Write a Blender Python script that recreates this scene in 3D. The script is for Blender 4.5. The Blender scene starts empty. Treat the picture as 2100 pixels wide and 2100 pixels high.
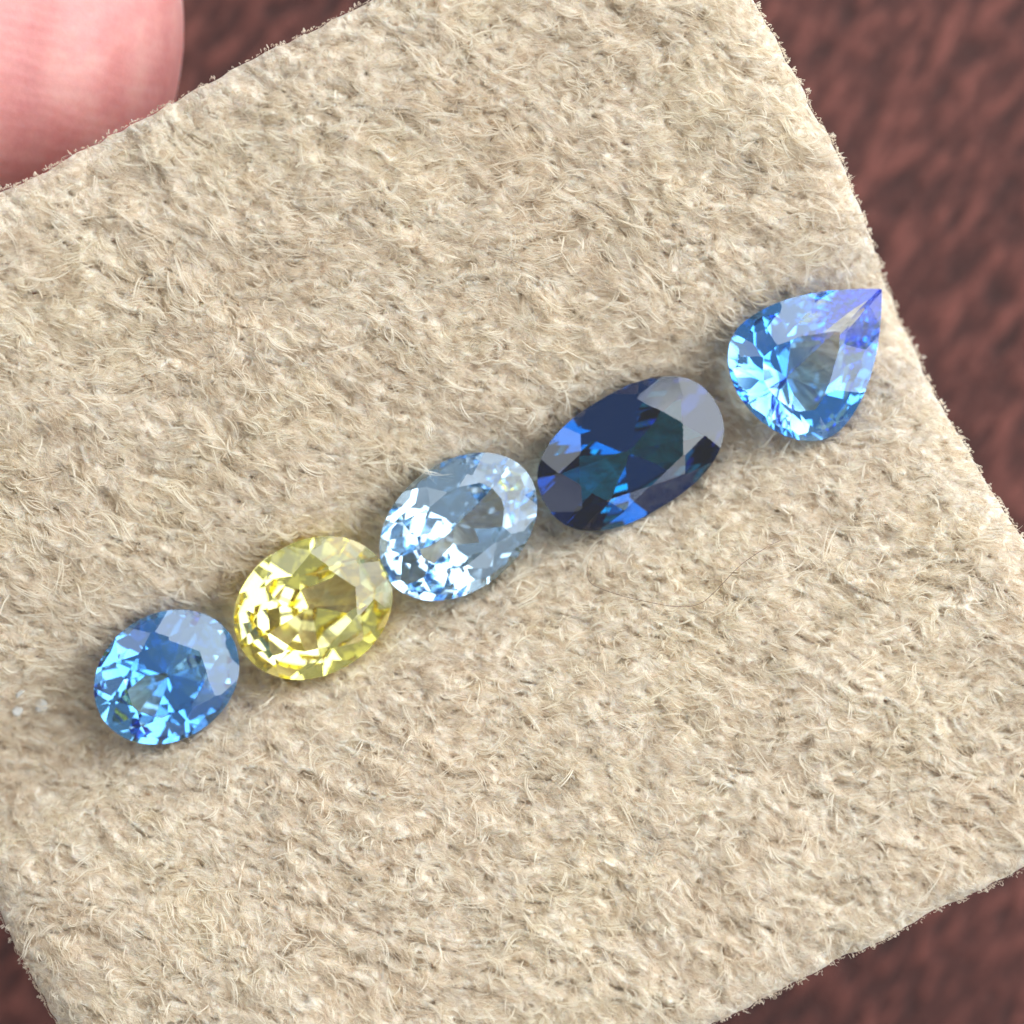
import bpy, bmesh, math, random
import numpy as np
from mathutils import Vector, Matrix, Euler

# 1 unit = 1 cm. The photograph's frame is about 3.5 cm wide at the crease of the pad.
sc = bpy.context.scene
sc.unit_settings.system = 'METRIC'
sc.unit_settings.scale_length = 0.01
sc.unit_settings.length_unit = 'CENTIMETERS'
C = sc.collection
rng = np.random.default_rng(7)
random.seed(7)

# ------------------------------------------------------------------ camera
CAM_Z = 14.0
FRAME = 3.5
cam_d = bpy.data.cameras.new('camera')
cam = bpy.data.objects.new('camera', cam_d)
C.objects.link(cam)
cam.location = (0, 0, CAM_Z)
cam.rotation_euler = (0, 0, 0)
cam_d.sensor_width = 36
cam_d.lens = 36 * CAM_Z / FRAME
cam_d.clip_start = 0.1
cam_d.clip_end = 500
cam_d.dof.use_dof = True
cam_d.dof.focus_distance = CAM_Z - 0.22
cam_d.dof.aperture_fstop = 0.45
sc.camera = cam

# ------------------------------------------------------------------ light: a room by a big window, no sun; the smaller lamp groups are added for gem sparkle
w = bpy.data.worlds.new('World')
sc.world = w
w.use_nodes = True
bg = w.node_tree.nodes['Background']
bg.inputs['Color'].default_value = (0.90, 0.96, 1.0, 1)
bg.inputs['Strength'].default_value = 0.16


def area(name, loc, target, sx, sy, power, col):
    d = bpy.data.lights.new(name, 'AREA')
    d.shape = 'RECTANGLE'
    d.size, d.size_y = sx, sy
    d.energy = power
    d.color = col
    o = bpy.data.objects.new(name, d)
    C.objects.link(o)
    o.location = loc
    v = Vector(target) - Vector(loc)
    o.rotation_euler = v.to_track_quat('-Z', 'Y').to_euler()
    return o


def lamp_grid(name, az, el, dist, wide, high, cols, rows, radiance, col, gap=0.12):
    """a pane-like grid of lamps seen from the pad at azimuth az and elevation el (degrees): one lamp for each pane"""
    a, e = math.radians(az), math.radians(el)
    d = Vector((math.cos(a) * math.cos(e), math.sin(a) * math.cos(e), math.sin(e)))
    side = Vector((-math.sin(a), math.cos(a), 0))
    up = d.cross(side) * -1 if d.cross(side).z < 0 else d.cross(side)
    pw, ph = wide / cols, high / rows
    for i in range(cols):
        for j in range(rows):
            c = d * dist + side * ((i + .5) * pw - wide / 2) + up * ((j + .5) * ph - high / 2)
            sx, sy = pw * (1 - gap), ph * (1 - gap)
            area(name, c, c - d, sx, sy, radiance * math.pi * sx * sy, col)


DAY = (0.88, 0.95, 1.0)
lamp_grid('window_pane_light', 34, 37, 40, 88, 56, 5, 3, 1.75, DAY, gap=0.08)
lamp_grid('left_added_light', 135, 44, 44, 26, 24, 2, 2, 0.8, DAY, gap=0.3)  # unseen lamps, added to give the upper-left facets a reflection
lamp_grid('far_added_light', 196, 36, 44, 22, 22, 2, 2, 0.18, DAY, gap=0.3)  # dim lamps added to break up flat areas inside the gems
lamp_grid('back_added_light', 245, 42, 44, 28, 20, 3, 2, 0.3, DAY, gap=0.4)  # added light for the gem sides that look back to lower left
lamp_grid('right_added_light', 308, 36, 44, 22, 22, 3, 2, 0.9, DAY, gap=0.35)  # added lamps at lower right, more variety for the facet mosaic

sc.view_settings.view_transform = 'Standard'
sc.view_settings.look = 'None'
sc.view_settings.gamma = 1
sc.view_settings.exposure = 1.31
cy = sc.cycles
cy.max_bounces = 32
cy.transmission_bounces = 24
cy.glossy_bounces = 24
cy.diffuse_bounces = 3
cy.transparent_max_bounces = 16
cy.sample_clamp_indirect = 6
cy.blur_glossy = 0.0
cy.caustics_reflective = True
cy.caustics_refractive = True
cy.use_denoising = True
cy.use_adaptive_sampling = True
cy.adaptive_threshold = 0.03
cy.adaptive_min_samples = 16
sc.cycles_curves.shape = 'RIBBONS'


# ------------------------------------------------------------------ helpers
def px(x, y, z=0.0):
    """point at height z that the photograph (2100 px square) shows at x, y"""
    k = (CAM_Z - z) / CAM_Z * FRAME / 2100.0
    return np.array([(x - 1050) * k, (1050 - y) * k, z])


def tag(o, label=None, cat=None, group=None, kind=None):
    if label: o['label'] = label
    if cat: o['category'] = cat
    if group: o['group'] = group
    if kind: o['kind'] = kind
    return o


def mesh_obj(name, verts, faces, mat, parent=None, smooth=False):
    me = bpy.data.meshes.new(name)
    if isinstance(faces, np.ndarray):          # quads
        me.vertices.add(len(verts))
        me.vertices.foreach_set('co', np.asarray(verts, np.float32).ravel())
        me.loops.add(faces.size)
        me.loops.foreach_set('vertex_index', faces.astype(np.int32).ravel())
        me.polygons.add(len(faces))
        me.polygons.foreach_set('loop_start', np.arange(0, faces.size, 4, dtype=np.int32))
        me.update(calc_edges=True)
    else:
        me.from_pydata([tuple(map(float, v)) for v in verts], [], [tuple(map(int, f)) for f in faces])
        me.update()
    me.materials.append(mat)
    if smooth:
        me.polygons.foreach_set('use_smooth', [True] * len(me.polygons))
    o = bpy.data.objects.new(name, me)
    C.objects.link(o)
    if parent is not None:
        o.parent = parent
    return o


class NT:
    def __init__(self, name):
        self.m = bpy.data.materials.new(name)
        self.m.use_nodes = True
        self.t = self.m.node_tree
        self.t.nodes.clear()
        self.out = self.n('ShaderNodeOutputMaterial')

    def n(self, kind, props=None, **ins):
        nd = self.t.nodes.new(kind)
        for k, v in (props or {}).items():
            setattr(nd, k, v)
        for k, v in ins.items():
            key = k.replace('_', ' ')
            s = nd.inputs[int(k[1:])] if k[0] == 'i' and k[1:].isdigit() else nd.inputs[key]
            if isinstance(v, bpy.types.NodeSocket):
                self.t.links.new(v, s)
            else:
                s.default_value = v
        return nd

    def ramp(self, fac, stops):
        nd = self.n('ShaderNodeValToRGB', Fac=fac)
        el = nd.color_ramp.elements
        while len(el) < len(stops):
            el.new(0.5)
        for e, (p, c) in zip(el, stops):
            e.position = p
            e.color = (*c, 1)
        return nd.outputs['Color']

    def mix(self, a, b, f, mode='MIX'):
        nd = self.n('ShaderNodeMix', {'data_type': 'RGBA', 'blend_type': mode})
        for s, v in ((nd.inputs[0], f), (nd.inputs[6], a), (nd.inputs[7], b)):
            if isinstance(v, bpy.types.NodeSocket):
                self.t.links.new(v, s)
            else:
                s.default_value = v if not isinstance(v, tuple) or len(v) == 4 else (*v, 1)
        return nd.outputs[2]

    def surface(self, sock):
        self.t.links.new(sock, self.out.inputs['Surface'])
        return self.m


def vnoise(x, y, seed=0, n=64):
    """smooth tiling value noise in -1..1"""
    g = np.random.default_rng(1000 + seed).uniform(-1, 1, (n, n))
    xi, yi = np.floor(x).astype(int), np.floor(y).astype(int)
    fx, fy = x - xi, y - yi
    fx, fy = fx * fx * (3 - 2 * fx), fy * fy * (3 - 2 * fy)
    a, b = g[xi % n, yi % n], g[(xi + 1) % n, yi % n]
    c, d = g[xi % n, (yi + 1) % n], g[(xi + 1) % n, (yi + 1) % n]
    return (a * (1 - fx) + b * fx) * (1 - fy) + (c * (1 - fx) + d * fx) * fy


# ------------------------------------------------------------------ tabletop far below, out of focus
TABLE_Z = -2.6


def table_material():
    t = NT('tabletop_wood')
    co = t.n('ShaderNodeTexCoord').outputs['Object']
    mp = t.n('ShaderNodeMapping', Vector=co, Rotation=(0, 0, math.radians(-56))).outputs[0]
    mp = t.n('ShaderNodeMapping', Vector=mp, Scale=(0.9, 2.4, 1.0)).outputs[0]
    n1 = t.n('ShaderNodeTexNoise', Vector=mp, Scale=7.0, Detail=6, Roughness=0.65).outputs['Fac']
    n2 = t.n('ShaderNodeTexNoise', Vector=co, Scale=0.35, Detail=3).outputs['Fac']
    c1 = t.ramp(n1, [(0.36, (0.046, 0.012, 0.0085)), (0.5, (0.102, 0.027, 0.019)), (0.64, (0.24, 0.073, 0.053))])
    c2 = t.ramp(n2, [(0.35, (0.70, 0.62, 0.60)), (0.65, (1.0, 1.0, 1.0))])
    col = t.mix(c1, c2, 1.0, 'MULTIPLY')
    bump = t.n('ShaderNodeBump', Strength=0.6, Distance=0.1, Height=n1).outputs[0]
    b = t.n('ShaderNodeBsdfPrincipled', Base_Color=col, Roughness=0.7, Normal=bump)
    return t.surface(b.outputs[0])


def build_table():
    n, S = 90, 24.0
    xs = np.linspace(-S, S, n)
    v, f = [], []
    for j in range(n):
        for i in range(n):
            a, b = xs[i] * .56 + xs[j] * .83, -xs[i] * .83 + xs[j] * .56
            v.append((xs[i], xs[j], TABLE_Z + 0.02 * vnoise(np.array([a * .6]), np.array([b * 2.2]), 5)[0]))
    for j in range(n - 1):
        for i in range(n - 1):
            k = j * n + i
            f.append((k, k + 1, k + n + 1, k + n))
    o = mesh_obj('tabletop', v, f, table_material(), smooth=True)
    tag(o, 'reddish brown mottled tabletop out of focus under the suede pad', kind='structure')


build_table()

# ------------------------------------------------------------------ the suede pad, creased along its middle
ANG = math.radians(26.2)
E = np.array([math.cos(ANG), math.sin(ANG)])        # along the crease, up to the right
N = np.array([-math.sin(ANG), math.cos(ANG)])       # across it, towards the finger
O = px(990, 1075)[:2]
SLOPE, RAD = 0.36, 0.22


def pad_z(s, t):
    base = SLOPE * (np.sqrt(t * t + RAD * RAD) - RAD) - 0.10 * np.maximum(np.abs(t) - 0.7, 0) ** 2
    base = base - 0.28 * np.exp(-(t / 0.25) ** 2)
    lump = 0.012 * vnoise(s * 1.7 + 9, t * 1.7 + 4, 1) + 0.006 * vnoise(s * 5 + 3, t * 5 + 8, 2)
    return base + lump


def unpx(x, y):
    """(s, t) on the pad surface shown at pixel x, y"""
    z = 0.0
    for _ in range(8):
        p = px(x, y, z)[:2] - O
        s, t = p @ E, p @ N
        z = float(pad_z(np.array([s]), np.array([t]))[0])
    return s, t


top_e = np.array([unpx(*p) for p in [(-60, 420), (100, 335), (200, 278), (300, 226), (380, 182), (500, 124), (600, 78), (680, 34), (760, -8), (900, -80)]])
bot_e = np.array([unpx(*p) for p in [(1350, 2165), (1467, 2098), (1630, 2031), (1740, 1975), (1848, 1913), (1990, 1842), (2100, 1783), (2250, 1715)]])
rig_e = np.array([unpx(*p) for p in [(1500, -110), (1556, 0), (1600, 78), (1652, 180), (1690, 250), (1738, 350), (1788, 470), (1830, 600), (1872, 700), (1922, 800), (1985, 905), (2040, 1000), (2100, 1085), (2180, 1220)]])
lef_e = np.array([unpx(*p) for p in [(-60, 1770), (0, 1895), (60, 2010), (105, 2100), (150, 2190)]])
ft = np.polyfit(top_e[:, 0], top_e[:, 1], 2)
fb = np.polyfit(bot_e[:, 0], bot_e[:, 1], 1)
fl = np.polyfit(lef_e[:, 1], lef_e[:, 0], 1)
ro = np.argsort(rig_e[:, 1])


def s_right(t):
    return np.interp(t, rig_e[ro, 1], rig_e[ro, 0])


def s_left(t):
    return np.polyval(fl, np.clip(t, -2.2, 0.5))


def t_top(s):
    return np.polyval(ft, s)


def t_bot(s):
    return np.polyval(fb, s)


THICK, ROLL = 0.25, 0.20


def edge_map(u, v):
    """u, v in 0..1 to s, t and distance to the border"""
    t = -1.8 + 3.6 * v
    s = -1.9 + 3.9 * u
    for _ in range(12):
        s = s_left(t) + (s_right(t) - s_left(t)) * u
        t = t_bot(s) + (t_top(s) - t_bot(s)) * v
    # rounded corners
    L = s_right(t) - s_left(t)
    H = t_top(s) - t_bot(s)
    a, b = (u - .5) * L, (v - .5) * H
    rc = 0.28
    qx, qy = np.abs(a) - (L / 2 - rc), np.abs(b) - (H / 2 - rc)
    inc = (qx > 0) & (qy > 0)
    m = np.maximum(qx, qy)
    h = np.hypot(qx, qy) + 1e-9
    k = np.where(inc, m / h, 1.0)
    qx2, qy2 = qx * k, qy * k
    a2 = np.where(inc, np.sign(a) * (qx2 + L / 2 - rc), a)
    b2 = np.where(inc, np.sign(b) * (qy2 + H / 2 - rc), b)
    s, t = s + a2 - a, t + b2 - b
    d = np.where(inc, rc - np.hypot(qx2, qy2), np.minimum(L / 2 - np.abs(a2), H / 2 - np.abs(b2)))
    return s, t, np.maximum(d, 0)


def grid_param(n):
    """0..1, dense at both ends so the rolled rim is round"""
    x = np.linspace(0, 1, n)
    lo = np.array([0, .0008, .002, .004, .0065, .010, .0135, .017, .0205, .024, .028])
    mid = np.linspace(.032, .968, n)
    return np.concatenate([lo, mid, 1 - lo[::-1]])


g1 = grid_param(560)
NG = len(g1)
U, V = np.meshgrid(g1, g1)
S_, T_, D_ = edge_map(U.ravel(), V.ravel())
jit = 0.007 * vnoise(S_ * 5 + 3, T_ * 5 + 5, 11) + 0.006 * vnoise(S_ * 24, T_ * 24, 12)
fade = np.exp(-(D_ / 0.06) ** 2)
# push the rim in and out a little so that the cut edge is uneven
cS, cT = S_.mean(), T_.mean()
gs, gt = S_ - cS, T_ - cT
gl = np.hypot(gs, gt) + 1e-9
S_ = S_ + gs / gl * jit * fade
T_ = T_ + gt / gl * jit * fade
q = np.clip(1 - D_ / ROLL, 0, 1)
prof = 1 - np.sqrt(np.clip(1 - q * q, 0, 1))


def felt(x, y):
    """matted relief of the suede: flat fibres lying along the brushed direction, with small pits"""
    wx = x + 0.05 * vnoise(x * 4 + 5, y * 4 + 1, 31) + 0.02 * vnoise(x * 13 + 5, y * 13 + 1, 37)
    wy = y + 0.05 * vnoise(x * 4 + 2, y * 4 + 7, 32) + 0.02 * vnoise(x * 13 + 2, y * 13 + 7, 38)
    a = wx * math.cos(-.33) + wy * math.sin(-.33)
    b = -wx * math.sin(-.33) + wy * math.cos(-.33)
    r1 = 1 - np.abs(vnoise(a * 13, b * 30, 33))
    r2 = 1 - np.abs(vnoise(a * 27 + 11, b * 56 + 3, 34))
    r0 = 1 - np.abs(vnoise(a * 6 + 3, b * 13 + 1, 40))
    pit = np.clip((vnoise(a * 22 + 5, b * 54 + 9, 35) - 0.46) / 0.25, 0, 1)
    pit2 = np.clip((vnoise(a * 36 + 7, b * 60 + 2, 39) - 0.5) / 0.25, 0, 1)
    return 0.027 * r0 + 0.013 * r1 + 0.007 * r2 + 0.007 * vnoise(a * 4, b * 6, 36) - 0.022 * pit - 0.010 * pit2 - 0.031


ztop = pad_z(S_, T_) - prof * THICK / 2
XYt = O[None, :] + S_[:, None] * E[None, :] + T_[:, None] * N[None, :]
ztop = ztop + felt(XYt[:, 0], XYt[:, 1]) * np.clip(D_ / 0.012, 0, 1)
zbot = pad_z(S_, T_) - THICK + prof * THICK / 2
XY = O[None, :] + S_[:, None] * E[None, :] + T_[:, None] * N[None, :]
vt = np.column_stack([XY, ztop])
vb = np.column_stack([XY, zbot])
border = np.zeros((NG, NG), bool)
border[0, :] = border[-1, :] = border[:, 0] = border[:, -1] = True
border = border.ravel()
idx_t = np.arange(NG * NG)
idx_b = np.where(border, idx_t, idx_t + NG * NG)
verts = np.vstack([vt, vb])
quads = []
I = np.arange(NG * NG).reshape(NG, NG)
A, B_, C_, D2 = I[:-1, :-1].ravel(), I[:-1, 1:].ravel(), I[1:, 1:].ravel(), I[1:, :-1].ravel()
top_faces = np.column_stack([A, B_, C_, D2])
bot_faces = np.column_stack([idx_b[A], idx_b[D2], idx_b[C_], idx_b[B_]])


def suede_colour(t, co, fibre):
    """beige with faint pinkish, greenish and yellowish drifts"""
    n1 = t.n('ShaderNodeTexNoise', Vector=co, Scale=2.2, Detail=3).outputs['Fac']
    n2 = t.n('ShaderNodeTexNoise', Vector=co, Scale=14.0, Detail=2).outputs['Fac']
    warm = t.ramp(n1, [(0.35, (1.0, 0.985, 0.965)), (0.5, (1, 1, 1)), (0.68, (1.0, 0.998, 0.97))])
    dye = t.ramp(n2, [(0.3, (1.0, 0.985, 0.97)), (0.55, (1, 1, 1)), (0.75, (1.0, 0.993, 0.955))])
    return t.mix(t.mix(fibre, warm, 1.0, 'MULTIPLY'), dye, 1.0, 'MULTIPLY')


def pad_material():
    t = NT('suede_hide')
    co = t.n('ShaderNodeTexCoord').outputs['Object']
    wob = t.n('ShaderNodeTexNoise', Vector=co, Scale=9.0, Detail=2).outputs['Color']
    co2 = t.mix(co, wob, 0.07, 'LINEAR_LIGHT')
    mp = t.n('ShaderNodeMapping', Vector=co2, Rotation=(0, 0, math.radians(19))).outputs[0]
    mp = t.n('ShaderNodeMapping', Vector=mp, Scale=(1.0, 2.6, 1.0)).outputs[0]
    n = t.n('ShaderNodeTexNoise', Vector=mp, Scale=38.0, Detail=4, Roughness=0.65).outputs['Fac']
    m = t.n('ShaderNodeTexNoise', Vector=mp, Scale=15.0, Detail=3, Roughness=0.6).outputs['Fac']
    c = t.ramp(n, [(0.33, (0.665, 0.545, 0.42)), (0.5, (0.825, 0.70, 0.56)), (0.68, (0.93, 0.838, 0.70))])
    c = suede_colour(t, co, c)
    h = t.n('ShaderNodeMath', {'operation': 'ADD'}, i0=n, i1=m).outputs[0]
    bump = t.n('ShaderNodeBump', Strength=0.9, Distance=0.02, Height=h).outputs[0]
    b = t.n('ShaderNodeBsdfPrincipled', Base_Color=c, Roughness=0.95, Normal=bump)
    b.inputs['Subsurface Weight'].default_value = 0.5
    b.inputs['Subsurface Radius'].default_value = (0.03, 0.024, 0.017)
    b.inputs['Subsurface Scale'].default_value = 1.0
    b.inputs['Specular IOR Level'].default_value = 0.1
    return t.surface(b.outputs[0])


def nap_material():
    t = NT('suede_fibre')
    co = t.n('ShaderNodeTexCoord').outputs['Object']
    r = t.n('ShaderNodeAttribute', {'attribute_name': 'tint'}).outputs['Fac']
    c = t.ramp(r, [(0.0, (0.585, 0.478, 0.362)), (0.25, (0.775, 0.66, 0.53)), (0.65, (0.89, 0.793, 0.655)), (1.0, (0.98, 0.92, 0.805))])
    c = suede_colour(t, co, c)
    d = t.n('ShaderNodeBsdfDiffuse', Color=c)
    tr = t.n('ShaderNodeBsdfTranslucent', Color=c)
    m = t.n('ShaderNodeMixShader', i0=0.5, i1=d.outputs[0], i2=tr.outputs[0])
    return t.surface(m.outputs[0])


pad = mesh_obj('suede_pad', verts, np.vstack([top_faces, bot_faces]), pad_material(), smooth=True)
tag(pad, 'beige suede leather pad with fuzzy nap, creased along the row of gems', 'pad')


# ------------------------------------------------------------------ gems: solids cut by facet planes
def clip_solid(planes, R=2.0):
    """faces (plane index, polygon) of the convex solid where n.x <= d for every plane"""
    c = [np.array(p, float) for p in [(-R, -R, -R), (R, -R, -R), (R, R, -R), (-R, R, -R), (-R, -R, R), (R, -R, R), (R, R, R), (-R, R, R)]]
    faces = [(-1, [c[i] for i in q]) for q in [(0, 3, 2, 1), (4, 5, 6, 7), (0, 1, 5, 4), (1, 2, 6, 5), (2, 3, 7, 6), (3, 0, 4, 7)]]
    for k, (n, d) in enumerate(planes):
        n = np.array(n, float)
        ln = np.linalg.norm(n)
        n, d = n / ln, d / ln
        out, cut = [], []
        hit = False
        for tagk, poly in faces:
            ds = [float(n @ p) - d for p in poly]
            if max(ds) <= 1e-9:
                out.append((tagk, poly))
                continue
            hit = True
            new = []
            for i in range(len(poly)):
                p, q_ = poly[i], poly[(i + 1) % len(poly)]
                a, b = ds[i], ds[(i + 1) % len(poly)]
                if a <= 0:
                    new.append(p)
                if (a <= 0) != (b <= 0):
                    x = p + (q_ - p) * (a / (a - b))
                    new.append(x)
                    cut.append(x)
            if len(new) >= 3:
                out.append((tagk, new))
        faces = out
        if hit and len(cut) >= 3:
            ctr = sum(cut) / len(cut)
            ax = np.cross(n, [1, 0, 0] if abs(n[0]) < .9 else [0, 1, 0])
            ax /= np.linalg.norm(ax)
            ay = np.cross(n, ax)
            pts = sorted(cut, key=lambda p: math.atan2((p - ctr) @ ay, (p - ctr) @ ax))
            clean = []
            for p in pts:
                if not clean or np.linalg.norm(p - clean[-1]) > 1e-7:
                    clean.append(p)
            if len(clean) > 1 and np.linalg.norm(clean[0] - clean[-1]) < 1e-7:
                clean.pop()
            if len(clean) >= 3:
                faces.append((k, clean))
    return faces


def oval(a, b, p=2.0):
    """outline function: parameter 0..1 to (point, normal scaled so that normal.point = 1)"""
    def f(u):
        ph = 2 * math.pi * u
        c, s = math.cos(ph), math.sin(ph)
        e = 2 / p
        x = a * math.copysign(abs(c) ** e, c)
        y = b * math.copysign(abs(s) ** e, s)
        nx = math.copysign(abs(x / a) ** (p - 1), c) / a
        ny = math.copysign(abs(y / b) ** (p - 1), s) / b
        return np.array([nx, ny])
    return f


def pear(back, half, tip, pw=1.83):
    """drop outline, point along +x; normals by arc length from the tip"""
    pts = []
    for i in range(400):
        x = tip * (1 - i / 400)
        pts.append((x, half * (1 - (x / tip) ** pw)))
    for i in range(401):
        ph = math.pi / 2 * i / 400
        pts.append((-back * math.sin(ph), half * math.cos(ph)))
    pts = np.array(pts)
    full = np.vstack([pts, (pts * [1, -1])[::-1][1:-1]])
    seg = np.linalg.norm(np.diff(np.vstack([full, full[:1]]), axis=0), axis=1)
    cum = np.concatenate([[0], np.cumsum(seg)])
    cum /= cum[-1]

    def f(u):
        u = u % 1.0
        if min(u, 1 - u) < 1e-6:
            return np.array([1 / tip, 0.0])      # the facet across the point
        i = min(int(np.searchsorted(cum, u, side='right') - 1), len(full) - 1)
        p, q_ = full[i], full[(i + 1) % len(full)]
        d = q_ - p
        n = np.array([d[1], -d[0]])
        m = (p + q_) / 2
        h = n @ m
        return n / h
    return f


def gem_planes(outline, M, girdle, crown_h, table_r, pav_h, r_j=0.78, r_l=0.25, steps=(), jitter=0.02, off=0.0, culet=0.95, rnd=None, pav_M=None, step_only=False, inner=None, outer=None, tip_facet=False):
    """(plane, tier) list; the girdle lies at z = 0, the table on top"""
    out = []
    rj = lambda m=1.0: 1 + rnd.uniform(-jitter, jitter) * m
    for i in range(96):
        n = outline((i + .5) / 96)
        out.append(((n[0], n[1], 0), 1.0, 'girdle'))
    Zm = crown_h / (1 - table_r)
    cM, cH = math.cos(math.pi / M), math.cos(math.pi / (2 * M))
    zj = Zm * (1 - r_j * cM)
    Zu = zj / (1 - r_j * cH)
    ts = table_r * cM
    Zs = (zj - crown_h) / (ts - r_j)
    out.append(((0, 0, 1), girdle + crown_h, 'table'))
    for i in range(M):
        u0 = (i + off) / M
        n = outline(u0)
        k = 1 / (Zm * rj())
        out.append(((n[0], n[1], k), 1 + girdle * k, 'crown'))
        n = outline(u0 + .5 / M)
        k = 1 / (Zs * rj())
        out.append(((n[0], n[1], k), ts * (1 + rnd.uniform(-jitter, jitter)) + (girdle + crown_h) * k, 'crown'))
        for s in (-.25, .25):
            if tip_facet and i == 0:
                continue
            n = outline(u0 + s / M)
            k = 1 / (Zu * rj())
            out.append(((n[0], n[1], k), 1 + girdle * k, 'crown'))
    PM = pav_M or M
    cM, cH = math.cos(math.pi / PM), math.cos(math.pi / (2 * PM))
    zl = pav_h * (1 - r_l * cM)
    Zh = zl / (1 - r_l * cH)
    rm, dm = 1.0, 0.0
    if outer:                        # a steep tier under the girdle
        cnt, sl, rm = outer
        dm = (1 - rm) * sl * pav_h
        for i in range(cnt):
            n = outline((i + off + .5) / cnt)
            k = 1 / (pav_h * sl * rj(1.5))
            out.append(((n[0], n[1], -k), 1 + girdle * k, 'pavilion'))
    for i in range(PM):
        u0 = (i + off) / PM
        if not step_only:
            n = outline(u0)
            k = 1 / (pav_h * rj(1.7))
            out.append(((n[0], n[1], -k), rm + (girdle + dm) * k, 'pavilion'))
            for s in (-.25, .25):
                n = outline(u0 + s / PM)
                k = 1 / (Zh * rj(1.7))
                out.append(((n[0], n[1], -k), rm + (girdle + dm) * k, 'pavilion'))
    for (cnt, rr, Z) in steps:       # step tiers: at radius rr (of 1) and apex depth Z below
        for i in range(cnt):
            n = outline((i + .5 * (cnt % 2 == 0) + off) / cnt)
            k = 1 / (Z * rj())
            # passes through the radius rr at the depth that the tier above has there
            out.append(((n[0], n[1], -k), rr[0] + (girdle + rr[1]) * k, 'pavilion'))
    if inner:                        # shallower facets round the culet
        cnt, rr, sl = inner
        dep = dm + pav_h * (rm - rr)
        for i in range(cnt):
            n = outline((i + off + .5) / cnt)
            k = 1 / (pav_h * sl * rj(1.7))
            out.append(((n[0], n[1], -k), rr + (girdle + dep) * k, 'pavilion'))
        out.append(((0, 0, -1), girdle + dep + rr * pav_h * sl * culet, 'pavilion'))
    else:
        out.append(((0, 0, -1), girdle + dm + rm * pav_h * culet, 'pavilion'))
    return out


def gem_material(name, tint, zone=None, ior=1.768):
    t = NT(name)
    geo = t.n('ShaderNodeNewGeometry')
    col = tint
    if zone:
        co = t.n('ShaderNodeTexCoord').outputs['Object']
        ax, p0, p1, other = zone
        sp = t.n('ShaderNodeSeparateXYZ', Vector=co)
        nz = t.n('ShaderNodeTexNoise', Vector=co, Scale=6.0, Detail=2).outputs['Fac']
        ad = t.n('ShaderNodeMath', {'operation': 'MULTIPLY_ADD'}, i0=nz, i1=0.12, i2=sp.outputs[ax])
        fac = t.n('ShaderNodeMapRange', i0=ad.outputs[0], i1=p0, i2=p1).outputs[0]
        col = t.mix(other, tint, fac)
    # light is filtered once on every stretch it runs inside the stone; the outer face stays clear
    c = t.mix((1, 1, 1), col, geo.outputs['Backfacing'])
    g = t.n('ShaderNodeBsdfGlass', Color=c, Roughness=0.0, IOR=ior)
    return t.surface(g.outputs[0])


GEM_TESTS = []


def build_gem(name, label, cx, cy, rot_deg, outline, mat, tilt=(0, 0), lift=0.0, **kw):
    rnd = random.Random(name + label)
    pl = gem_planes(outline, rnd=rnd, **kw)
    faces = clip_solid([(n, d) for n, d, _ in pl])
    low = min(p[2] for _, poly in faces for p in poly)
    R = (Matrix.Rotation(math.radians(tilt[0]), 3, 'X') @ Matrix.Rotation(math.radians(tilt[1]), 3, 'Y') @ Matrix.Rotation(math.radians(rot_deg), 3, 'Z'))
    Rn = np.array(R)
    pts = np.array([p for _, poly in faces for p in poly]) @ Rn.T
    # rest the lowest point on the pad
    zg = 0.2
    for _ in range(6):
        c = px(cx, cy, zg)
        w = pts + [c[0], c[1], 0]
        rel = w[:, :2] - O
        gap = w[:, 2] - (pad_z(rel @ E, rel @ N) + 0.018)
        zg = -gap.min() + lift
    c = px(cx, cy, zg)
    root = bpy.data.objects.new(name, None)
    C.objects.link(root)
    root.empty_display_size = 0.1
    M4 = R.to_4x4()
    M4.translation = Vector(c)
    root.matrix_world = M4
    tag(root, label, 'gemstone', 'faceted sapphires in the crease of the pad')
    for tier in ('table', 'crown', 'girdle', 'pavilion'):
        vs, fs, key = [], [], {}
        for k, poly in faces:
            if k < 0 or pl[k][2] != tier:
                continue
            ids = []
            for p in poly:
                kk = tuple(np.round(p, 6))
                if kk not in key:
                    key[kk] = len(vs)
                    vs.append(p)
                if not ids or ids[-1] != key[kk]:
                    ids.append(key[kk])
            if len(ids) > 1 and ids[0] == ids[-1]:
                ids.pop()
            if len(set(ids)) < 3:
                continue
            nn = np.array(pl[k][0])
            a = sum(np.cross(vs[ids[i]], vs[ids[(i + 1) % len(ids)]]) for i in range(len(ids)))
            if a @ nn < 0:
                ids.reverse()
            fs.append(ids)
        if fs:
            o = mesh_obj(tier, vs, fs, mat, root)
    GEM_TESTS.append((np.array(c), Rn, np.array([n for n, d, _ in pl]), np.array([d for n, d, _ in pl])))
    return root


m_teal = gem_material('teal_sapphire', (0.42, 0.69, 0.95), ('X', -0.16, 0.03, (0.85, 0.94, 0.92, 1)))
m_yellow = gem_material('yellow_sapphire', (0.985, 0.96, 0.62))
m_pale = gem_material('pale_sapphire', (0.80, 0.905, 0.99))
m_dark = gem_material('dark_sapphire', (0.04, 0.37, 0.60))
m_blue = gem_material('blue_sapphire', (0.42, 0.71, 0.98), ('X', 0.30, 0.10, (0.95, 0.98, 0.999, 1)))  # paler tint at the tip stands in for sky reflected there
K = FRAME / 2100

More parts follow.
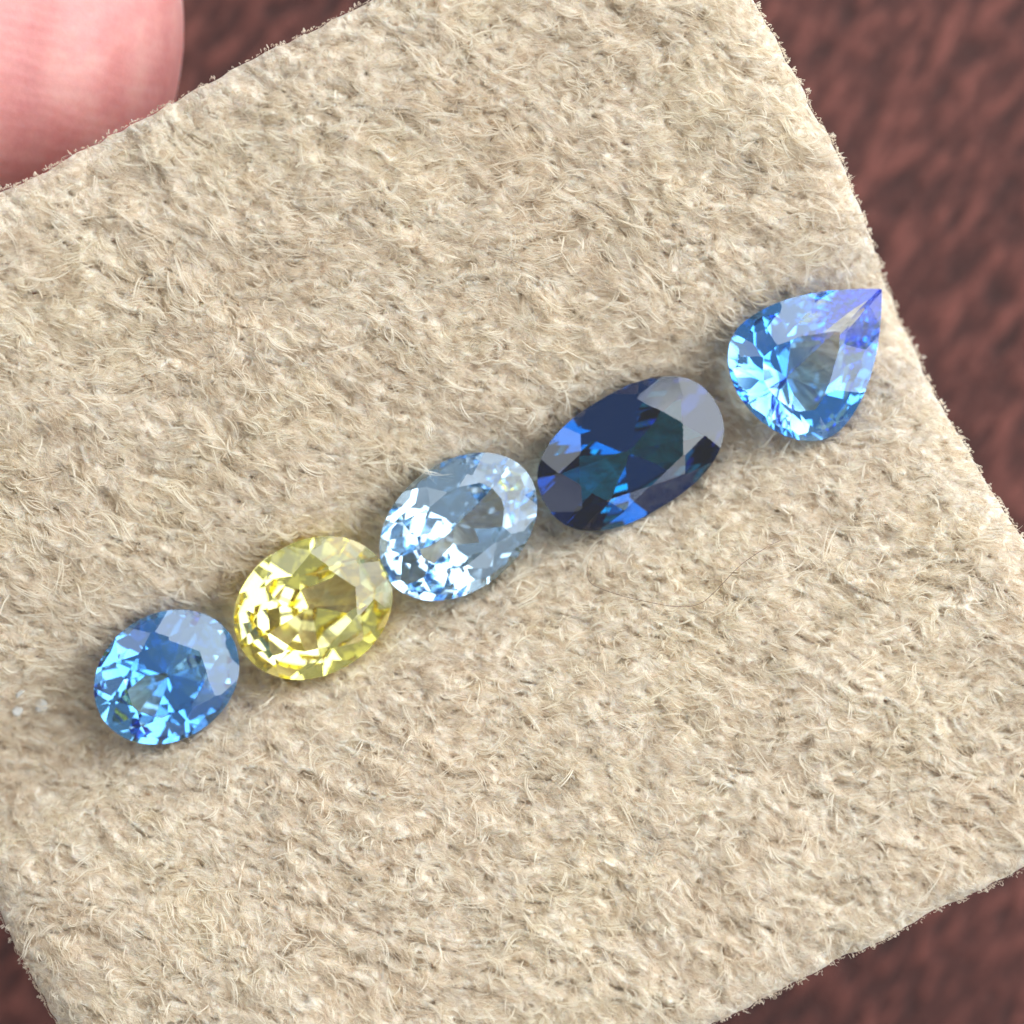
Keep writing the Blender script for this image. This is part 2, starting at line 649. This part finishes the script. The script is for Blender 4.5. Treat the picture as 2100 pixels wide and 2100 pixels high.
build_gem('sapphire', 'roundish blue faceted gem with a greyish green end, between the lint and the yellow gem', 342, 1388, 34,
          oval(157 * K, 130 * K), m_teal, tilt=(4, 3), M=8, girdle=0.008, crown_h=0.056, table_r=0.58, pav_h=0.195, off=0.2, jitter=0.04, pav_M=10, inner=(8, 0.45, 0.92), outer=(14, 1.4, 0.82))
build_gem('sapphire', 'pale yellow oval faceted gem between two blue gems', 642, 1246, 30,
          oval(169 * K, 138 * K, 2.05), m_yellow, tilt=(3, 5), M=8, girdle=0.018, crown_h=0.060, table_r=0.60, pav_h=0.195, off=0.0, jitter=0.07, pav_M=5, inner=(4, 0.45, 0.8))
build_gem('sapphire', 'icy pale blue oval faceted gem in the middle of the row', 940, 1080, 39,
          oval(180 * K, 131 * K), m_pale, tilt=(4, 4), M=10, girdle=0.008, crown_h=0.056, table_r=0.58, pav_h=0.205, jitter=0.08, r_l=0.4, pav_M=12, inner=(10, 0.5, 0.88), outer=(18, 1.4, 0.80))
build_gem('sapphire', 'long dark navy blue oval faceted gem beside the drop-shaped gem', 1293, 930, 31,
          oval(204 * K, 127 * K, 2.35), m_dark, tilt=(3, 3), M=8, girdle=0.010, crown_h=0.052, table_r=0.60, pav_h=0.18)
build_gem('sapphire', 'bright blue pear-shaped faceted gem with its point at the edge of the pad', 1621, 774, 44,
          pear(107 * K, 149 * K, 260 * K), m_blue, tilt=(3, 3), M=12, girdle=0.008, crown_h=0.056, table_r=0.52, pav_h=0.205, off=0.0, jitter=0.08, r_l=0.4, pav_M=14, inner=(9, 0.45, 0.95), outer=(18, 1.4, 0.82), tip_facet=True)

# ------------------------------------------------------------------ the nap of the suede
def build_nap(n_clump=32000, per=4, n_loose=28000):
    tris = np.vstack([top_faces[:, [0, 1, 2]], top_faces[:, [0, 2, 3]]])
    P0, P1, P2 = verts[tris[:, 0]], verts[tris[:, 1]], verts[tris[:, 2]]
    cr = np.cross(P1 - P0, P2 - P0)
    ar = np.linalg.norm(cr, axis=1)
    ok = ar > 1e-10
    P0, P1, P2, cr, ar = P0[ok], P1[ok], P2[ok], cr[ok], ar[ok]
    nor = cr / ar[:, None]
    prob = ar / ar.sum()

    def sample(n):
        k = rng.choice(len(ar), n, p=prob)
        a, b = rng.random(n), rng.random(n)
        fl_ = a + b > 1
        a[fl_], b[fl_] = 1 - a[fl_], 1 - b[fl_]
        return P0[k] + (P1[k] - P0[k]) * a[:, None] + (P2[k] - P0[k]) * b[:, None], nor[k]

    def heading(p):
        """brushed direction of the nap (radians in the plane), by place"""
        rel = p[:, :2] - O
        s, t = rel @ E, rel @ N
        base = np.where(t > 0, -0.30, -0.40)
        return base + 0.35 * vnoise(p[:, 0] * 2.1 + 7, p[:, 1] * 2.1 + 3, 21) + 0.35 * vnoise(p[:, 0] * 7 + 1, p[:, 1] * 7 + 2, 22)

    def fibres(p, nrm, head, length, curl, height, K_=6, phase=None):
        n = len(p)
        u = np.linspace(0, 1, K_)
        pts = np.zeros((n, K_, 3))
        # tangent frame
        ex = np.cross(np.tile([0.0, 1.0, 0.0], (n, 1)), nrm)
        ex /= np.linalg.norm(ex, axis=1)[:, None] + 1e-9
        ey = np.cross(nrm, ex)
        x = np.zeros(n)
        y = np.zeros(n)
        step = length / (K_ - 1)
        for i in range(K_):
            if i:
                a = head + curl * (u[i] - .5) * 2 + 0.25 * rng.standard_normal(n) * (phase is None)
                x = x + step * np.cos(a)
                y = y + step * np.sin(a)
            h = height * np.sin(np.pi * min(1.0, u[i] * 0.92 + 0.04)) + 0.004
            pts[:, i] = p + ex * (x - 0 * length)[:, None] + ey * y[:, None] + nrm * h[:, None]
        return pts

    all_p, all_r, all_t = [], [], []

    def edge_short(p):
        """shorter at the cut edge of the hide"""
        rel = p[:, :2] - O
        s, t = rel @ E, rel @ N
        d = np.minimum(np.minimum(s_right(t) - s, s - s_left(t)), np.minimum(t_top(s) - t, t - t_bot(s)))
        return np.clip(0.3 + d / 0.14, 0.3, 1)

    def half(p):
        """the lower half of the hide has a shorter, curlier nap"""
        return np.where((p[:, :2] - O) @ N > 0, 1.0, 0.88)

    # felted tufts: short flat fibres that leave together
    cp, cn = sample(n_clump)
    sh = edge_short(cp)
    ch = heading(cp) + 0.40 * rng.standard_normal(n_clump)
    cl = (rng.gamma(5, 0.008, n_clump) + 0.015) * sh * half(cp)
    cc = 0.45 * rng.standard_normal(n_clump)
    chh = np.abs(0.005 * rng.standard_normal(n_clump)) + 0.001
    ct = np.clip(0.50 + 0.20 * rng.standard_normal(n_clump), 0, 1)
    k = np.repeat(np.arange(n_clump), per)
    n = len(k)
    off = 0.006 * rng.standard_normal((n, 3))
    off -= (off * cn[k]).sum(1)[:, None] * cn[k]
    P = fibres(cp[k] + off, cn[k], ch[k] + 0.12 * rng.standard_normal(n), cl[k] * rng.uniform(.6, 1.15, n), cc[k] + .25 * rng.standard_normal(n), chh[k] * rng.uniform(.5, 1.3, n), phase=1)
    all_p.append(P)
    all_r.append(rng.uniform(0.0006, 0.0013, n))
    all_t.append(np.clip(ct[k] + 0.10 * rng.standard_normal(n), 0, 1))
    # loose single fibres, curlier
    lp, ln_ = sample(n_loose)
    P = fibres(lp, ln_, heading(lp) + 0.7 * rng.standard_normal(n_loose), (rng.gamma(4, 0.009, n_loose) + 0.015) * edge_short(lp), 0.9 * rng.standard_normal(n_loose), np.abs(0.007 * rng.standard_normal(n_loose)) + 0.001)
    all_p.append(P)
    all_r.append(rng.uniform(0.0007, 0.0014, n_loose))
    all_t.append(np.clip(0.58 + 0.22 * rng.standard_normal(n_loose), 0, 1))
    # pale wisps lying over the felt: two or three fibres twisted together
    nw = 7500
    wp, wn = sample(nw)
    wh = heading(wp) + np.where((wp[:, :2] - O) @ N > 0, 0.42, 0.7) * rng.standard_normal(nw)
    wl = (rng.gamma(4, 0.015, nw) + 0.03) * edge_short(wp) ** 2 * half(wp)
    wc = 0.65 * rng.standard_normal(nw)
    whh = rng.uniform(.003, .016, nw)
    k = np.repeat(np.arange(nw), 3)
    n = len(k)
    off = 0.0035 * rng.standard_normal((n, 3))
    P = fibres(wp[k] + off, wn[k], wh[k] + 0.06 * rng.standard_normal(n), wl[k] * rng.uniform(.75, 1.05, n), wc[k] + .12 * rng.standard_normal(n), whh[k] * rng.uniform(.85, 1.15, n), phase=1)
    all_p.append(P)
    all_r.append(rng.uniform(0.0011, 0.0020, n))
    all_t.append(np.clip(0.88 + 0.1 * rng.standard_normal(n), 0, 1))
    P = np.vstack(all_p)
    Rr = np.concatenate(all_r)
    Tt = np.concatenate(all_t)
    # no fibre runs through a stone
    rel = P[:, 0, :2] - O
    s0, t0 = rel @ E, rel @ N
    d0 = np.minimum(np.minimum(s_right(t0) - s0, s0 - s_left(t0)), np.minimum(t_top(s0) - t0, t0 - t_bot(s0)))
    keep = (d0 > 0.03) | (rng.random(len(P)) < 0.8)     # the cut edge is a little worn
    for c, Rn, nn, dd in GEM_TESTS:
        near = np.where((np.abs(P[:, :, :2] - c[:2]).max(axis=2) < 0.5).any(axis=1))[0]
        loc = (P[near].reshape(-1, 3) - c) @ Rn
        inside = np.ones(len(loc), bool)
        for n_, d_ in zip(nn, dd):
            inside &= loc @ n_ < d_ + 0.003 * np.linalg.norm(n_)
        keep[near[inside.reshape(-1, P.shape[1]).any(axis=1)]] = False
    P, Rr, Tt = P[keep], Rr[keep], Tt[keep]
    n, K_ = P.shape[:2]
    cu = bpy.data.hair_curves.new('suede_nap')
    cu.add_curves([K_] * n)
    cu.attributes['position'].data.foreach_set('vector', P.astype(np.float32).ravel())
    rad = (Rr[:, None] * np.array([.45, .9, 1, .9, .65, .25])[None, :]).astype(np.float32)
    at = cu.attributes.get('radius') or cu.attributes.new('radius', 'FLOAT', 'POINT')
    at.data.foreach_set('value', rad.ravel())
    at = cu.attributes.new('tint', 'FLOAT', 'CURVE')
    at.data.foreach_set('value', Tt.astype(np.float32))
    cu.materials.append(nap_material())
    o = bpy.data.objects.new('suede_nap', cu)
    C.objects.link(o)
    o.parent = pad
    tag(o, kind='stuff')
    return n


print('fibres', build_nap())


# ------------------------------------------------------------------ fingertip holding the pad's edge
def skin_material():
    t = NT('skin')
    co = t.n('ShaderNodeTexCoord').outputs['Object']
    n1 = t.n('ShaderNodeTexNoise', Vector=co, Scale=5.0, Detail=4, Roughness=0.6).outputs['Fac']
    c = t.ramp(n1, [(0.3, (0.64, 0.235, 0.22)), (0.55, (0.74, 0.33, 0.30)), (0.8, (0.80, 0.44, 0.385))])
    mp = t.n('ShaderNodeMapping', Vector=co, Rotation=(0, 0, math.radians(96))).outputs[0]
    wv = t.n('ShaderNodeTexWave', {'wave_type': 'BANDS'}, Vector=mp, Scale=7.0, Distortion=7.0, Detail=3, Detail_Scale=0.6).outputs['Fac']
    n2 = t.n('ShaderNodeTexNoise', Vector=co, Scale=40.0, Detail=3).outputs['Fac']
    b1 = t.n('ShaderNodeBump', Strength=0.05, Distance=0.012, Height=wv).outputs[0]
    b2 = t.n('ShaderNodeBump', Strength=0.15, Distance=0.008, Height=n2, Normal=b1).outputs[0]
    b = t.n('ShaderNodeBsdfPrincipled', Base_Color=c, Roughness=0.5, Normal=b2)
    b.inputs['Subsurface Weight'].default_value = 0.6
    b.inputs['Subsurface Radius'].default_value = (0.16, 0.05, 0.03)
    b.inputs['Subsurface Scale'].default_value = 1.0
    return t.surface(b.outputs[0])


def build_finger():
    # rings along the finger, from the tip back out of the frame
    prof = [(0.00, 0.0), (0.02, 0.16), (0.07, 0.30), (0.16, 0.44), (0.30, 0.57), (0.50, 0.67), (0.75, 0.73), (1.1, 0.76), (1.6, 0.75), (2.2, 0.73), (2.9, 0.76), (3.6, 0.80), (4.6, 0.80)]
    xs = np.array([p[0] for p in prof])
    rs = np.array([p[1] for p in prof])
    u = np.concatenate([np.linspace(0, .5, 16) ** 1.5 / .5 ** .5, np.linspace(.54, 4.6, 34)])
    n_s = 48
    vs = [(0.0, 0.0, 0.0)]
    for x in u[1:]:
        r = np.interp(x, xs, rs)
        if x < .5:
            r = 0.67 * math.sqrt(max(0, 1 - (1 - x / .5) ** 2)) ** 0.95
            r = r if x > 0 else 0
        for j in range(n_s):
            a = 2 * math.pi * j / n_s
            zz = math.sin(a) * r * 0.86
            # flatter on the back, full on the pad side
            vs.append((-x, math.cos(a) * r, zz if zz > 0 else zz * .9))
    fs = [(0, 1 + j, 1 + (j + 1) % n_s) for j in range(n_s)]
    nr = len(u) - 1
    for i in range(nr - 1):
        for j in range(n_s):
            a, b = 1 + i * n_s + j, 1 + i * n_s + (j + 1) % n_s
            fs.append((a, a + n_s, b + n_s, b))
    fs.append(tuple(1 + (nr - 1) * n_s + j for j in range(n_s)))
    o = mesh_obj('finger', vs, fs, skin_material(), smooth=True)
    md = o.modifiers.new('smooth', 'SUBSURF')
    md.levels = md.render_levels = 1
    tip = px(377, 100, -0.42)
    o.location = (tip[0], tip[1], -0.42)
    o.rotation_euler = (0, math.radians(4), math.radians(-4))
    tag(o, 'pink fingertip holding the edge of the suede pad', 'finger')
    return o


build_finger()


# ------------------------------------------------------------------ small things on the suede
def surf_pt(x, y, up=0.0):
    s, t = unpx(x, y)
    xy = O + s * E + t * N
    return np.array([xy[0], xy[1], float(pad_z(np.array([s]), np.array([t]))[0]) + up])


def plain(name, col, rough=0.6, trans=0.0):
    t = NT(name)
    co = t.n('ShaderNodeTexCoord').outputs['Object']
    n = t.n('ShaderNodeTexNoise', Vector=co, Scale=60.0, Detail=3).outputs['Fac']
    c = t.mix(tuple(x * .8 for x in col), col, n)
    b = t.n('ShaderNodeBsdfPrincipled', Base_Color=c, Roughness=rough)
    b.inputs['Transmission Weight'].default_value = trans
    return t.surface(b.outputs[0])


def tube(name, path, rad, mat, ns=6):
    path = [Vector(p) for p in path]
    vs, fs = [], []
    for i, p in enumerate(path):
        d = (path[min(i + 1, len(path) - 1)] - path[max(i - 1, 0)]).normalized()
        a = d.cross(Vector((0, 0, 1))).normalized()
        b = a.cross(d)
        r = rad * (1 if 0 < i < len(path) - 1 else 0.4)
        for j in range(ns):
            t = 2 * math.pi * j / ns
            vs.append(p + a * math.cos(t) * r + b * math.sin(t) * r)
    for i in range(len(path) - 1):
        for j in range(ns):
            k, l = i * ns + j, i * ns + (j + 1) % ns
            fs.append((k, l, l + ns, k + ns))
    fs.append(tuple(range(ns))[::-1])
    fs.append(tuple((len(path) - 1) * ns + j for j in range(ns)))
    return mesh_obj(name, vs, fs, mat, smooth=True)


def smooth_path(pts, n=40):
    pts = np.array(pts, float)
    out = []
    for i in range(len(pts) - 1):
        p0, p1, p2, p3 = pts[max(i - 1, 0)], pts[i], pts[i + 1], pts[min(i + 2, len(pts) - 1)]
        for u in np.linspace(0, 1, 8, endpoint=False):
            out.append(.5 * ((2 * p1) + (p2 - p0) * u + (2 * p0 - 5 * p1 + 4 * p2 - p3) * u * u + (3 * p1 - p0 - 3 * p2 + p3) * u ** 3))
    out.append(pts[-1])
    return out


hair = tube('stray_hair', smooth_path([surf_pt(x, y, u) for x, y, u in [(1205, 1160, .02), (1210, 1194, .05), (1255, 1215, .06), (1320, 1232, .062), (1385, 1243, .06), (1432, 1238, .055), (1465, 1212, .06), (1515, 1160, .068), (1570, 1122, .06), (1600, 1108, .03)]]), 0.0010, plain('hair_brown', (0.26, 0.15, 0.10)))
tag(hair, 'thin brown stray hair curving over the suede below the dark gem', 'hair')

lint = plain('lint_white', (0.66, 0.63, 0.58), 0.7, 0.0)
for x, y, sx, sy, lab in [(86, 1444, .022, .026, 'largest white lint fleck on the suede, closest to the gems'),
                          (36, 1457, .018, .018, 'small white lint fleck, lowest of the three flecks on the suede'),
                          (42, 1421, .018, .008, 'thin cream lint sliver just above the white flecks')]:
    bm = bmesh.new()
    bmesh.ops.create_icosphere(bm, subdivisions=3, radius=1)
    r = random.Random(x)
    for v in bm.verts:
        k = 1 + .12 * (r.random() - .5) + .22 * math.sin(2.3 * v.co.x + x) + .2 * math.cos(3.1 * v.co.y + x * 2)
        v.co = Vector((v.co.x * sx * k, v.co.y * sy * k, v.co.z * .012 * k))
    me = bpy.data.meshes.new('lint_fleck')
    bm.to_mesh(me)
    bm.free()
    me.materials.append(lint)
    o = bpy.data.objects.new('lint_fleck', me)
    C.objects.link(o)
    o.location = surf_pt(x, y, .018)
    o.rotation_euler = (.2, -.15, r.random() * 3)
    tag(o, lab, 'lint', 'lint flecks on the suede')
